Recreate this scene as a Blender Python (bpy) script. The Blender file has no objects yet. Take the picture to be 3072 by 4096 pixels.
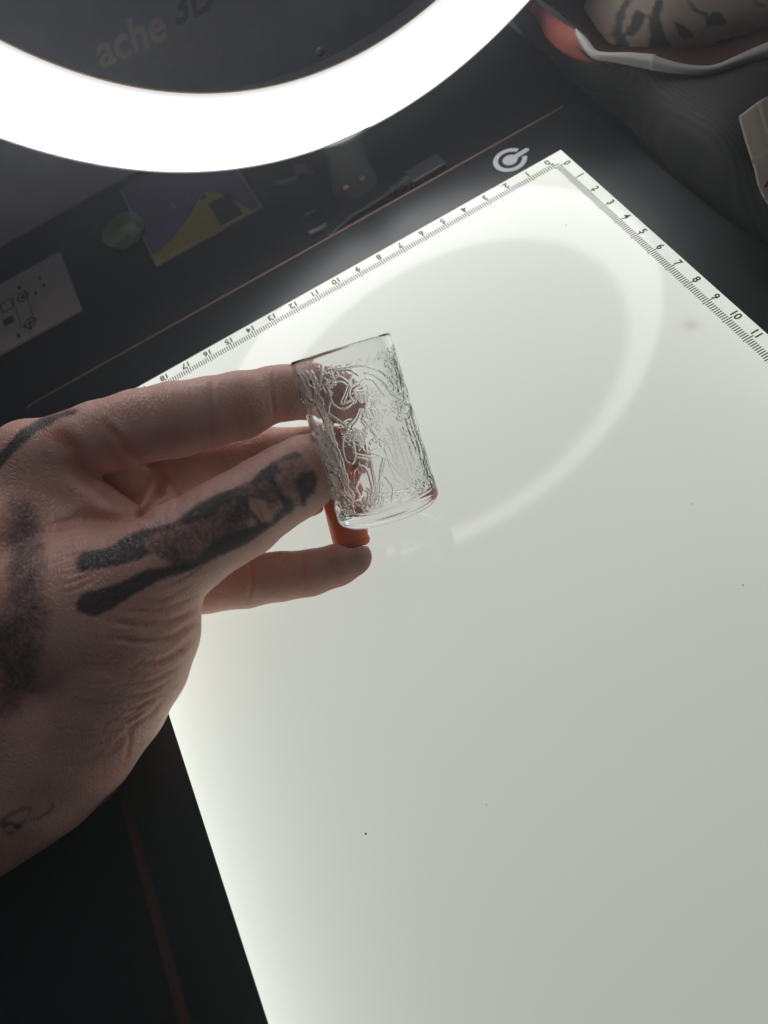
import bpy, math, random
import numpy as np
from mathutils import Matrix, Vector
random.seed(7); rng = np.random.default_rng(11)
S = 0.01                                   # everything below is written in centimetres
scene = bpy.context.scene
COL = scene.collection

# ------------------------------------------------------------------ camera
F = 2713.32                                # focal length in photograph pixels (3072 wide)
def _rot(w):
    t = np.linalg.norm(w); k = w/t
    K = np.array([[0,-k[2],k[1]],[k[2],0,-k[0]],[-k[1],k[0],0]])
    return np.eye(3)+np.sin(t)*K+(1-np.cos(t))*K@K
RM = _rot(np.array([-.75900889,-2.84374931,.72942934]))      # world -> camera (x right, y down, z forward)
TC = np.array([7.29309522,-14.9465894,27.9804678])
CC = -RM.T@TC
cam_data = bpy.data.cameras.new('camera'); cam = bpy.data.objects.new('camera', cam_data); COL.objects.link(cam)
cam_data.sensor_fit = 'HORIZONTAL'; cam_data.sensor_width = 36.0; cam_data.lens = F/3072*36
cam_data.clip_start = 0.005; cam_data.clip_end = 20
cam_data.dof.use_dof = True; cam_data.dof.focus_distance = 0.215; cam_data.dof.aperture_fstop = 15
_M = np.eye(4); _M[:3,0] = RM[0]; _M[:3,1] = -RM[1]; _M[:3,2] = -RM[2]; _M[:3,3] = CC*S
cam.matrix_world = Matrix(_M.tolist())
scene.camera = cam

def ray(px, py): return RM.T@np.array([(px-1536)/F, (py-2048)/F, 1.0])
def on_z(px, py, z=0.0):
    d = ray(px, py); return CC+d*((z-CC[2])/d[2])
def on_y(px, py, y):
    d = ray(px, py); return CC+d*((y-CC[1])/d[1])
def at(px, py, dep): return CC+ray(px, py)*dep
def c2w(P): return (np.asarray(P)@RM)+CC
def w2c(P): return (np.asarray(P)-CC)@RM.T
def w2p(P):
    c = w2c(P); return c[..., :2]/c[..., 2:]*F+np.array([1536, 2048])

# ------------------------------------------------------------------ world and exposure
world = bpy.data.worlds.new('World'); scene.world = world; world.use_nodes = True
wb = world.node_tree.nodes['Background']; wb.inputs[0].default_value = (0.80, 0.88, 1.0, 1); wb.inputs[1].default_value = 0.042
scene.view_settings.view_transform = 'Standard'; scene.view_settings.look = 'None'
scene.view_settings.exposure = 0.0; scene.view_settings.gamma = 1.0
scene.cycles.max_bounces = 14; scene.cycles.transmission_bounces = 12; scene.cycles.transparent_max_bounces = 16
scene.cycles.glossy_bounces = 6; scene.cycles.diffuse_bounces = 4
scene.cycles.sample_clamp_indirect = 4.0

RING_L = 4.5       # radiance of the ring light's diffuser
PAD_L = 1.22

# ------------------------------------------------------------------ material helpers
def mat(name):
    m = bpy.data.materials.new(name); m.use_nodes = True
    nt = m.node_tree; return m, nt, nt.nodes['Principled BSDF']
def N(nt, t, **kw):
    n = nt.nodes.new(t)
    for k, v in kw.items():
        if k.startswith('i_'): n.inputs[k[2:].replace('_', ' ')].default_value = v
        else: setattr(n, k, v)
    return n
def simple(name, col, rough=.6, metal=0, bump=0, bscale=300, var=.12, spec=.5):
    m, nt, b = mat(name)
    b.inputs['Roughness'].default_value = rough; b.inputs['Metallic'].default_value = metal
    b.inputs['Specular IOR Level'].default_value = spec
    tc = N(nt, 'ShaderNodeTexCoord'); no = N(nt, 'ShaderNodeTexNoise'); no.inputs['Scale'].default_value = bscale; no.inputs['Detail'].default_value = 5
    nt.links.new(tc.outputs['Object'], no.inputs['Vector'])
    mx = N(nt, 'ShaderNodeMix', data_type='RGBA'); mx.inputs[0].default_value = .5
    mx.inputs[6].default_value = (*[c*(1-var) for c in col], 1); mx.inputs[7].default_value = (*[min(1, c*(1+var)) for c in col], 1)
    nt.links.new(no.outputs['Fac'], mx.inputs[0]); nt.links.new(mx.outputs[2], b.inputs['Base Color'])
    if bump:
        bp = N(nt, 'ShaderNodeBump'); bp.inputs['Strength'].default_value = bump; bp.inputs['Distance'].default_value = .0005
        nt.links.new(no.outputs['Fac'], bp.inputs['Height']); nt.links.new(bp.outputs['Normal'], b.inputs['Normal'])
    return m
def mathn(nt, op, a, b=None, c=None):
    n = nt.nodes.new('ShaderNodeMath'); n.operation = op
    for i, v in enumerate((a, b, c)):
        if v is None: continue
        if isinstance(v, (int, float)): n.inputs[i].default_value = v
        else: nt.links.new(v, n.inputs[i])
    return n.outputs[0]

# ------------------------------------------------------------------ object helpers
def mesh_np(name, V, Fq, material=None, parent=None, smooth=True):
    V = np.asarray(V, float)*S
    me = bpy.data.meshes.new(name)
    if isinstance(Fq, np.ndarray):
        n = len(Fq); k = Fq.shape[1]
        me.vertices.add(len(V)); me.vertices.foreach_set('co', V.astype(np.float32).ravel())
        me.loops.add(n*k); me.loops.foreach_set('vertex_index', Fq.astype(np.int32).ravel())
        me.polygons.add(n); me.polygons.foreach_set('loop_start', np.arange(0, n*k, k, dtype=np.int32))
        me.update(calc_edges=True)
    else:
        me.from_pydata([tuple(v) for v in V], [], Fq); me.update()
    me.validate()
    me.polygons.foreach_set('use_smooth', np.full(len(me.polygons), smooth))
    if material: me.materials.append(material)
    o = bpy.data.objects.new(name, me); COL.objects.link(o)
    if parent: o.parent = parent
    return o
def thing(name, label, cat, loc=None, group=None):
    o = bpy.data.objects.new(name, None); COL.objects.link(o); o.empty_display_size = .01
    tag(o, label, cat, group); return o
def tag(o, label, cat, group=None):
    o['label'] = label; o['category'] = cat
    if group: o['group'] = group
    return o
def structure(o): o['kind'] = 'structure'; return o
class MB:
    def __init__(s): s.v = []; s.f = []
    def box(s, c, size, R=None):
        c = np.array(c, float); h = np.array(size, float)/2; k = len(s.v)
        for x in (-1, 1):
            for y in (-1, 1):
                for z in (-1, 1):
                    p = np.array([x, y, z])*h
                    if R is not None: p = R@p
                    s.v.append(c+p)
        for q in ((0,1,3,2),(4,6,7,5),(0,4,5,1),(2,3,7,6),(0,2,6,4),(1,5,7,3)): s.f.append([k+i for i in q])
    def tube(s, pts, r, n=12, cap=True):
        pts = [np.array(p, float) for p in pts]; r = [r]*len(pts) if np.isscalar(r) else r; k = len(s.v)
        u = None
        for i, p in enumerate(pts):
            d = pts[min(i+1, len(pts)-1)]-pts[max(i-1, 0)]; d /= np.linalg.norm(d)
            if u is None: u = np.cross(d, [.3, .2, .9]); 
            u = u-d*(u@d); u /= np.linalg.norm(u); w = np.cross(d, u)
            for j in range(n):
                a = 2*np.pi*j/n; s.v.append(p+r[i]*(np.cos(a)*u+np.sin(a)*w))
        for i in range(len(pts)-1):
            for j in range(n): s.f.append([k+i*n+j, k+i*n+(j+1)%n, k+(i+1)*n+(j+1)%n, k+(i+1)*n+j])
        if cap:
            s.f.append([k+j for j in range(n)][::-1]); s.f.append([k+(len(pts)-1)*n+j for j in range(n)])
    def prism(s, poly, z0, z1):            # polygon in x,y counter-clockwise
        k = len(s.v); n = len(poly)
        for z in (z0, z1):
            for p in poly: s.v.append(np.array([p[0], p[1], z]))
        s.f.append([k+j for j in range(n)][::-1]); s.f.append([k+n+j for j in range(n)])
        for j in range(n): s.f.append([k+j, k+(j+1)%n, k+n+(j+1)%n, k+n+j])
    def lathe(s, c, a, prof, n=96, closed=False):
        c = np.array(c, float); a = np.array(a, float)/np.linalg.norm(a)
        u = np.cross(a, [0, .3, 1]); u /= np.linalg.norm(u); w = np.cross(a, u); k = len(s.v); m = len(prof)
        for (r, h) in prof:
            for j in range(n):
                t = 2*np.pi*j/n; s.v.append(c+a*h+r*(np.cos(t)*u+np.sin(t)*w))
        for i in range(m if closed else m-1):
            i2 = (i+1) % m
            for j in range(n): s.f.append([k+i*n+j, k+i*n+(j+1)%n, k+i2*n+(j+1)%n, k+i2*n+j])
    def obj(s, name, material, parent=None, smooth=False, bevel=0):
        o = mesh_np(name, np.array(s.v), s.f, material, parent, smooth)
        if bevel:
            b = o.modifiers.new('bevel', 'BEVEL'); b.width = bevel*S; b.segments = 3; b.limit_method = 'ANGLE'
        return o
def rrect(x0, y0, x1, y1, r, n=8):
    P = []
    for cx, cy, a0 in ((x1-r, y0+r, -90), (x1-r, y1-r, 0), (x0+r, y1-r, 90), (x0+r, y0+r, 180)):
        for i in range(n+1):
            a = math.radians(a0+90*i/n); P.append((cx+r*math.cos(a), cy+r*math.sin(a)))
    return P
def text(name, body, size, origin, xdir, ydir, material, parent, extrude=.01, shear=0, bold=0, align='CENTER', width=None):
    cu = bpy.data.curves.new(name, 'FONT'); cu.body = body; cu.size = size*S; cu.extrude = extrude*S; cu.shear = shear; cu.offset = bold*S
    cu.align_x = align; cu.align_y = 'CENTER'; cu.resolution_u = 4
    tmp = bpy.data.objects.new(name, cu); COL.objects.link(tmp)
    bpy.context.view_layer.update()
    me = bpy.data.meshes.new_from_object(tmp.evaluated_get(bpy.context.evaluated_depsgraph_get()))
    bpy.data.objects.remove(tmp); bpy.data.curves.remove(cu)
    me.name = name; me.materials.clear(); me.materials.append(material)
    if width:
        xs = [v.co.x for v in me.vertices]; k_ = width*S/(max(xs)-min(xs))
        for v in me.vertices: v.co.x *= k_; v.co.y *= k_
    x = np.array(xdir, float); x /= np.linalg.norm(x); y = np.array(ydir, float); y -= x*(x@y); y /= np.linalg.norm(y); z = np.cross(x, y)
    M = np.eye(4); M[:3,0] = x; M[:3,1] = y; M[:3,2] = z; M[:3,3] = np.array(origin)*S
    me.transform(Matrix(M.tolist()))
    o = bpy.data.objects.new(name, me); COL.objects.link(o); o.parent = parent
    return o

# ------------------------------------------------------------------ desk
desk_m = simple('dark_desk', (.020, .022, .0235), .5, bump=.15, bscale=900, var=.3, spec=.35)
m = MB(); m.prism([(-3.6,-60),(70,-60),(70,60),(-3.6,60)], -3.2, -.62)
structure(m.obj('desk_top', desk_m, bevel=.15))
m = MB(); m.prism([(-90,-90),(110,-90),(110,90),(-90,90)], -72, -71)
structure(m.obj('floor', simple('floor', (.02,.018,.017), .8)))

# ------------------------------------------------------------------ light pad (lit drawing tablet with rulers)
pad = thing('light_pad', 'lit white drawing pad in a glossy black frame with rulers along two edges', 'light pad')
W, H = 22.86, 29.2
def black_gloss():
    m_, nt, b = mat('black_glossy_frame')
    b.inputs['Base Color'].default_value = (.012,.0145,.016,1); b.inputs['Roughness'].default_value = .3
    tc = N(nt,'ShaderNodeTexCoord'); no = N(nt,'ShaderNodeTexNoise'); no.inputs['Scale'].default_value = 5000; no.inputs['Detail'].default_value = 2
    nt.links.new(tc.outputs['Object'], no.inputs['Vector'])
    rr = N(nt,'ShaderNodeMapRange'); rr.inputs[3].default_value=.27; rr.inputs[4].default_value=.34
    nt.links.new(no.outputs['Fac'], rr.inputs[0]); nt.links.new(rr.outputs[0], b.inputs['Roughness'])
    return m_
frame_m = black_gloss()
def ring_frame(z0, z1, outer, inner, name, material, parent):
    m = MB(); n = len(outer); V = []
    for z in (z0, z1):
        for P in (outer, inner): V += [np.array([p[0], p[1], z]) for p in P]
    m.v = V
    for j in range(n):
        k = (j+1) % n
        m.f += [[2*n+j,2*n+k,3*n+k,3*n+j], [j,n+j,n+k,k], [j,k,2*n+k,2*n+j], [n+j,3*n+j,3*n+k,n+k]]
    return m.obj(name, material, parent)
X0, Y0, X1, Y1 = -2.2, -2.14, 24.78, 31.6
ring_frame(-.6, 0, rrect(X0,Y0,X1,Y1,.6), rrect(0,0,W,H,.005), 'frame', frame_m, pad)
m = MB(); m.prism(rrect(X0+.05,Y0+.05,X1-.05,Y1-.05,.6), -.62, -.58); m.obj('back_plate', frame_m, pad)
trim_m = simple('copper_brown_edge', (.22,.115,.09), .45, var=.2)
m = MB(); m.prism([(X0+.6,Y0-.13),(X1-.3,Y0-.13),(X1-.1,Y0+.02),(X1-.62,Y0-.002),(X0+.6,Y0-.002)], -.45, -.03)
m.obj('edge_trim', trim_m, pad)
m = MB(); m.prism([(X1+.30,Y0+.6),(X1+.38,Y1),(X1+.002,Y1),(X1+.002,Y0+.62)], -.6, -.06)
m.obj('edge_trim', simple('dark_brown_edge', (.075,.033,.024), .6, var=.4, bscale=60), pad)
# lit panel: edge-lit acrylic, brighter beside its light strips
pm, nt, b = mat('lit_acrylic_panel')
b.inputs['Base Color'].default_value = (.30,.30,.29,1); b.inputs['Roughness'].default_value = .07
b.inputs['IOR'].default_value = 1.40
tc = N(nt,'ShaderNodeTexCoord'); sx = N(nt,'ShaderNodeSeparateXYZ'); nt.links.new(tc.outputs['Object'], sx.inputs[0])
u = mathn(nt,'MULTIPLY', sx.outputs[0], 100); v = mathn(nt,'MULTIPLY', sx.outputs[1], 100)
def expo(d, scale, amp):       # amp*exp(-d/scale)
    return mathn(nt,'MULTIPLY', mathn(nt,'EXPONENT', mathn(nt,'DIVIDE', d, -scale)), amp)
eL = expo(mathn(nt,'SUBTRACT', W, u), 1.3, .26)
eL2 = expo(mathn(nt,'SUBTRACT', W, u), 5.0, .10)
eR = expo(u, 2.6, .13)
eT = expo(v, 3.2, .08)
fall = mathn(nt,'MULTIPLY', v, -.0068)
s = mathn(nt,'ADD', mathn(nt,'ADD', mathn(nt,'ADD', eL, eL2), mathn(nt,'ADD', eR, eT)), mathn(nt,'ADD', fall, .50))
no = N(nt,'ShaderNodeTexNoise'); no.inputs['Scale'].default_value = 14; no.inputs['Detail'].default_value = 2
nt.links.new(tc.outputs['Object'], no.inputs['Vector'])
s = mathn(nt,'MULTIPLY', s, mathn(nt,'ADD', mathn(nt,'MULTIPLY', no.outputs['Fac'], .06), .97))
no2 = N(nt,'ShaderNodeTexNoise'); no2.inputs['Scale'].default_value = 2500; no2.inputs['Detail'].default_value = 1
nt.links.new(tc.outputs['Object'], no2.inputs['Vector'])
s = mathn(nt,'MULTIPLY', s, mathn(nt,'ADD', mathn(nt,'MULTIPLY', no2.outputs['Fac'], .05), .975))
# faint yellowish stain by the 11 mark
st = on_z(2762,1300)
dx = mathn(nt,'SUBTRACT', u, float(st[0])); dy = mathn(nt,'SUBTRACT', v, float(st[1]))
d2 = mathn(nt,'ADD', mathn(nt,'MULTIPLY', dx, dx), mathn(nt,'MULTIPLY', dy, dy))
stain = mathn(nt,'EXPONENT', mathn(nt,'MULTIPLY', d2, -16.0))
s = mathn(nt,'MULTIPLY', s, PAD_L)
mx = N(nt,'ShaderNodeMix', data_type='RGBA'); no3 = N(nt,'ShaderNodeTexNoise'); no3.inputs['Scale'].default_value = 7
nt.links.new(tc.outputs['Object'], no3.inputs['Vector']); nt.links.new(no3.outputs['Fac'], mx.inputs[0])
mx.inputs[6].default_value = (.93,1,.89,1); mx.inputs[7].default_value = (.98,.985,.90,1)
mx2 = N(nt,'ShaderNodeMix', data_type='RGBA'); nt.links.new(mathn(nt,'MULTIPLY', stain, .5), mx2.inputs[0])
nt.links.new(mx.outputs[2], mx2.inputs[6]); mx2.inputs[7].default_value = (.62,.60,.38,1)
nt.links.new(mx2.outputs[2], b.inputs['Emission Color']); nt.links.new(s, b.inputs['Emission Strength'])
m = MB(); m.prism([(.004,.004),(W-.004,.004),(W-.004,H-.004),(.004,H-.004)], -.5, -.004)
m.obj('lit_panel', pm, pad)
ink_m = simple('black_print', (.008,.008,.008), .5)
m = MB(); A, ST = .60, .773
for i in range(0, 218):
    L = .40 if i % 10 == 0 else (.26)
    x = ST+i*.1; off = .02 if i % 10 == 0 else 0
    m.box((x, A-(.03 if i%10==0 else 0), .0), (.037, L, .006))
for i in range(0, 280):
    L = .40 if i % 10 == 0 else (.26)
    m.box((A-(.03 if i%10==0 else 0), ST+i*.1, .0), (L, .037, .006))
m.box((.70,.53,0),(.04,.2,.006)); m.box((.6,.64,0),(.2,.04,.0055))
m.obj('ruler_scale', ink_m, pad)
for k in range(0, 22):
    text('ruler_number', str(k), .39, (ST+k+(.0 if k else .05), .25, .0), (1,0,0), (0,1,0), ink_m, pad, .002, 0, .009)
for k in range(0, 28):
    text('ruler_number', str(k), .39, (.25, ST+k+(0 if k else .05), .0), (0,1,0), (-1,0,0), ink_m, pad, .002, 0, .009)
# round emblem on the frame: open ring with a ball and a stem through the gap
logo_m = simple('pale_grey_print', (.62,.64,.66), .4, var=.05)
lc = on_z(2040, 640); tip = on_z(2102, 602)
dirv = (tip-lc)[:2]; dirv /= np.linalg.norm(dirv); ang0 = math.atan2(dirv[1], dirv[0])
m = MB(); n = 60; gap = math.radians(24); ri, ro = .50, .70
for i in range(n+1):
    a = ang0+gap+(2*math.pi-2*gap)*i/n
    for r in (ri, ro): m.v += [np.array([lc[0]+r*math.cos(a), lc[1]+r*math.sin(a), z]) for z in (.0, .006)]
for i in range(n):
    k = 4*i; m.f += [[k+1,k+3,k+7,k+5],[k,k+4,k+6,k+2],[k,k+1,k+5,k+4],[k+2,k+6,k+7,k+3]]
m.f += [[0,2,3,1],[4*n,4*n+1,4*n+3,4*n+2]]
k0 = ang0
P = []
for i in range(33):
    a = ang0+math.radians(25)+math.radians(310)*i/32; P.append((lc[0]+.31*math.cos(a), lc[1]+.31*math.sin(a)))
px_ = np.array([-dirv[1], dirv[0]]); t0 = lc[:2]+dirv*.82
for i in range(9):
    a = ang0-math.pi/2+math.pi*i/8; P.append((t0[0]+.11*math.cos(a), t0[1]+.11*math.sin(a)))
m.prism(P, .0, .006)
m.obj('emblem', logo_m, pad)
dust_m = simple('dust', (.25,.25,.23), .9)
for (px, py, r) in [(1463,3335,.032),(1945,3218,.016),(2770,2015,.018),(2972,2340,.022),(2333,1171,.018),(2012,802,.02),(2265,900,.02)]:
    q = on_z(px, py); t = rng.uniform(0, 3)
    m = MB(); m.lathe((q[0],q[1],0), (0,0,1), [(r,-.002),(r*.9,.006),(.001,.007)], n=8)
    m.obj('dust_speck', dust_m, pad)

# ------------------------------------------------------------------ ring light
RC = np.array([6.565,-2.476,17.886]); RN = np.array([.05727,.99474,-.0849]); RN /= np.linalg.norm(RN)
RI, RO = 12.54, 15.57
ring = thing('ring_light', 'large glowing white ring light standing upright behind the pad', 'ring light')
dm, nt, b = mat('glowing_diffuser')
b.inputs['Base Color'].default_value = (.8,.8,.8,1); b.inputs['Roughness'].default_value = .35
tc = N(nt,'ShaderNodeTexCoord'); no = N(nt,'ShaderNodeTexNoise'); no.inputs['Scale'].default_value = 11; no.inputs['Detail'].default_value = 1.5
nt.links.new(tc.outputs['Object'], no.inputs['Vector'])
mx = N(nt,'ShaderNodeMix', data_type='RGBA'); nt.links.new(no.outputs['Fac'], mx.inputs[0])
mx.inputs[6].default_value = (1,.955,.965,1); mx.inputs[7].default_value = (.97,.985,1,1)
nt.links.new(mx.outputs[2], b.inputs['Emission Color'])
# the lamps sit towards the outer edge, so the diffuser dims a little towards its inner edge
geo = N(nt,'ShaderNodeVectorMath', operation='DISTANCE'); nt.links.new(tc.outputs['Object'], geo.inputs[0]); geo.inputs[1].default_value = tuple(RC*S)
mr = N(nt,'ShaderNodeMapRange'); mr.interpolation_type='SMOOTHSTEP'; mr.inputs[1].default_value = (RI+.02)*S; mr.inputs[2].default_value = (RI+.75)*S; mr.inputs[3].default_value = .12; mr.inputs[4].default_value = 1.0
nt.links.new(geo.outputs['Value'], mr.inputs[0])
nt.links.new(mathn(nt,'MULTIPLY', mr.outputs[0], RING_L), b.inputs['Emission Strength'])
m = MB(); prof = []
for i in range(17):
    t = i/16; r = RI+.06+(RO-RI-.12)*t; prof.append((r, .55*math.sin(math.pi*t)**.6-.05))
m.lathe(RC, RN, prof, n=220); m.obj('diffuser', dm, ring, smooth=True)
grey_m = simple('grey_housing', (.33,.32,.29), .35, var=.05)
m = MB(); m.lathe(RC, RN, [(RI+.35,-.35),(RI-.02,-.05),(RI-.05,.02),(RI+.0,.05),(RI+.08,-.03),(RI+.08,-.08)], n=220)
m.obj('inner_rim', simple('tan_rim', (.36,.29,.20), .35), ring, smooth=True)
m = MB(); m.lathe(RC, RN, [(RO-.08,-.08),(RO-.06,-.02),(RO+.02,-.02),(RO+.03,-.5),(RO-.1,-2.0),(RO-.5,-2.3),(RI+1.2,-2.3),(RI+.35,-.35)], n=220)
m.obj('housing', simple('white_shell', (.55,.56,.58), .4), ring, smooth=True)

# ------------------------------------------------------------------ slate box with faded lettering behind the ring
box = thing('storage_box', 'slate blue product box with faded grey italic lettering seen through the ring light', 'box')
YB = -14.0
slate = simple('slate_card', (.55,.63,.76), .6, bscale=40, var=.25)
m = MB(); m.box((8, YB-5, 12.4), (54, 10, 26)); m.obj('carton', slate, box, bevel=.2)
fade = simple('faded_print', (.93,.93,.92), .6, bscale=200, var=.2); fade2 = simple('faint_print', (.58,.60,.64), .6, bscale=200); fade3 = simple('dark_grey_print', (.34,.36,.38), .6, bscale=60)
dm_ = MB(); q1 = on_y(760,70,YB); 
a_, b_, c_ = on_y(330,180,YB), on_y(700,0,YB), on_y(560,150,YB)
def line_text(body, pxa, pxb, size, material, bold=0, shear=.25, nm='lettering'):
    A_ = on_y(*pxa, YB); B_ = on_y(*pxb, YB); mid = (A_+B_)/2; xd = B_-A_
    text(nm, body, size, mid+np.array([0,.0,0]), xd, (0,0,1), material, box, .02, shear, bold, width=np.linalg.norm(xd))
line_text('ache', (375,225), (652,95), 3.6, fade, .09)
line_text('3D', (680,55), (850,-25), 3.6, fade3, .09)
# small lines too faded to read: rows of short bars
m = MB()
for (pa, pb, hh) in [((520,268),(1010,35),.42),((640,275),(790,200),.4),((740,288),(880,215),.4)]:
    A_ = on_y(*pa, YB); B_ = on_y(*pb, YB); L = np.linalg.norm(B_-A_); xd = (B_-A_)/L; p = 0
    zd = np.array([0,0,1.]); zd -= xd*(zd@xd); yd = np.cross(xd, zd); R = np.stack([xd, yd, zd], 1)
    while p < L:
        w = random.uniform(.12,.42)
        if random.random() < .82: m.box(A_+xd*(p+w/2)+np.array([0,.01,0]), (w*.8,.02,hh*random.uniform(.6,1)), R)
        p += w
m.obj('small_print', fade2, box)

m = MB(); m.tube([on_y(px,py,-7.0) for px,py in [(1090,318),(1200,292),(1330,240),(1440,178),(1540,118),(1640,60),(1760,-20)]], .07, 10)  # pale streak inside the ring, put in as an added tube
tag(m.obj('streak_tube', simple('streak_tube', (.45,.47,.47), .4), smooth=True), 'thin pale tube added for a curved streak at the lower right inside of the ring light', 'streak')
m = MB(); q = on_y(1278,206,-8.0); m.lathe(q, (0,1,.4), [(.001,.12),(.13,.10),(.2,.02),(.2,-.1),(.12,-.4)], n=24); m.lathe(q+np.array([0,.1,.04]), (0,1,.4), [(.05,.0),(.08,.06),(.11,.0)], n=24)  # added metal piece imitating a small bright highlight
tag(m.obj('highlight_stud', simple('highlight_metal', (.8,.78,.7), .15, metal=1), smooth=True), 'tiny shiny stud added as a bright highlight inside the ring light', 'highlight')

# ------------------------------------------------------------------ things on the desk beyond the pad
ZD = -.62
def card(name, label, corner, wx, wy, th, body_m, cat='card'):
    t = thing(name, label, cat); m = MB()
    x, y = corner; m.prism(rrect(x-wx if wx > 0 else x, y-wy, x if wx > 0 else x-wx, y, .08, 3), ZD, ZD+th); m.obj('sheet', body_m, t); return t
# purple and yellow card: near edge parallel to the pad
p0 = on_z(622,1057,ZD+.12); p1 = on_z(1050,828,ZD+.12)
pc = thing('leaflet', 'purple leaflet with a yellow swoosh and dark square, below the ring light', 'leaflet')
x_hi, x_lo, yn = p0[0], p1[0], (p0[1]+p1[1])/2
m = MB(); m.prism([(x_lo,yn-6.5),(x_hi,yn-6.5),(x_hi,yn),(x_lo,yn)], ZD, ZD+.12); m.obj('sheet', simple('purple_print', (.26,.17,.38), .5), pc)
m = MB(); m.prism([(x_lo-.01,yn-6.5),(x_lo+.06,yn-6.5),(x_lo+.06,yn+.01),(x_lo-.01,yn+.01)], ZD+.01, ZD+.13); m.prism([(x_hi-.05,yn-6.5),(x_hi+.01,yn-6.5),(x_hi+.01,yn+.01),(x_hi-.05,yn+.01)], ZD+.01, ZD+.13); m.prism([(x_lo,yn-.05),(x_hi,yn-.05),(x_hi,yn+.015),(x_lo,yn+.015)], ZD+.012, ZD+.128)
m.obj('pale_border', simple('pale_edge', (.5,.5,.52), .5), pc)
sw = [(x_hi-.05,yn-.05),(x_hi-.05,yn-.75)]
for t in np.linspace(0,1,14):
    xx = x_hi-.05-(x_hi-x_lo)*.62*t; sw.append((xx, yn-.75-2.3*(t**1.7)))
for t in np.linspace(0,1,10)[1:]:
    xx = x_hi-.05-(x_hi-x_lo)*.62-(x_hi-x_lo)*.28*t; sw.append((xx, yn-3.05+3.0*t**1.8))
m = MB(); m.prism(sw, ZD+.122, ZD+.126)
m.obj('yellow_swoosh', simple('yellow_print', (.62,.50,.05), .5), pc)
qc = on_z(905,845,ZD)
m = MB(); m.box((qc[0],qc[1],ZD+.13),(1.15,1.9,.006)); m.obj('dark_square', simple('dark_print', (.07,.055,.05), .5), pc)
m = MB()
for px, py, w_ in [(815,795,.35),(780,805,.12),(762,812,.12),(700,832,.2)]:
    q = on_z(px,py,ZD); m.box((q[0],q[1],ZD+.13),(w_,.5,.005))
m.obj('white_mark', simple('white_print', (.3,.3,.32), .5), pc)
# white card with camera-like line drawings
p0 = on_z(325,1235,ZD+.12)
wc = thing('sheet_of_paper', 'pale sheet with small line drawings at the left edge of the picture', 'paper')
m = MB(); m.prism([(p0[0],p0[1]-4.6),(p0[0]+9,p0[1]-4.6),(p0[0]+9,p0[1]),(p0[0],p0[1])], ZD, ZD+.12)
m.obj('sheet', simple('pale_paper', (.55,.49,.46), .7, var=.1), wc)
m = MB(); zz = ZD+.123
def ringm(m, px, py, ri, ro):
    q = on_z(px,py,ZD+.12); m.lathe((q[0],q[1],zz),(0,0,1),[(ri,0),(ro,0),(ro,.004),(ri,.004)], n=28, closed=True)
for (px,py) in [(120,1292),(92,1188)]:
    ringm(m,px,py,.24,.33); ringm(m,px,py,.001,.13)
q = on_z(42,1290,ZD); m.box((q[0],q[1],zz),(.55,.5,.004))
q = on_z(34,1230,ZD); 
for dx_, dy_, sx_, sy_ in ((0,.33,.6,.07),(0,-.33,.6,.07),(.3,0,.07,.7),(-.3,0,.07,.7)): m.box((q[0]+dx_,q[1]+dy_,zz+.001),(sx_,sy_,.004))
q = on_z(100,1240,ZD)
for dx_, dy_, sx_, sy_ in ((.34,0,.04,2.4),(-.34,0,.04,2.4),(0,1.2,.7,.04),(0,-1.2,.7,.04)): m.box((q[0]+dx_,q[1]+dy_,zz+.002),(sx_,sy_,.004))
for (px,py) in [(82,1350),(128,1318),(150,1180),(182,1150),(165,1120),(84,1158)]:
    q = on_z(px,py,ZD); m.box((q[0],q[1],zz+.003),(.16,.28,.004))
m.obj('line_drawing', simple('faint_black_print', (.03,.03,.032), .6), wc)
# green glass dish
gc = on_z(500,935,ZD+.4)
gm, nt, b = mat('green_plastic'); b.inputs['Base Color'].default_value=(.12,.40,.03,1); b.inputs['Roughness'].default_value=.25; b.inputs['Transmission Weight'].default_value=.5
gd = thing('green_dish', 'small dim green see-through dish beside the purple leaflet', 'dish')
m = MB(); m.lathe((gc[0],gc[1]-.3,ZD),(0,0,1),[(.01,.05),(.7,.05),(.95,.2),(1.05,.5),(1.1,.5),(1.0,.15),(.75,0),(.01,0)], n=48); m.obj('bowl', gm, gd, smooth=True)
m = MB(); m.lathe((gc[0]+.3,gc[1]-.2,ZD+.06),(0,0,1),[(.01,.2),(.3,.18),(.42,.05),(.4,0)], n=24); m.obj('centre_knob', gm, gd, smooth=True)
# jar, with two copper beads added to stand in for warm glints
jm, nt, b = mat('dim_clear_glass'); b.inputs['Base Color'].default_value=(.8,.85,.85,1); b.inputs['Roughness'].default_value=.08; b.inputs['Transmission Weight'].default_value=.0; b.inputs['Alpha'].default_value=.16
jc = on_z(1420,742,ZD)
jar = thing('glass_jar', 'dim clear glass jar with a flat lid standing under the ring light', 'jar')
m = MB(); m.lathe((jc[0],jc[1],ZD),(0,0,1),[(.01,0),(.95,0),(1.05,.1),(1.05,.3),(.9,.8),(.85,2.6),(1.3,3.0)], n=64); m.obj('body', jm, jar, smooth=True)
m = MB(); m.lathe((jc[0],jc[1],ZD),(0,0,1),[(.01,3.22),(1.55,3.22),(1.62,3.12),(1.55,3.0),(.01,3.0)], n=64); m.obj('lid', simple('smoky_lid', (.07,.075,.08), .3), jar, smooth=True)
cop = simple('glint_copper', (.95,.6,.45), .14, metal=1)
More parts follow.
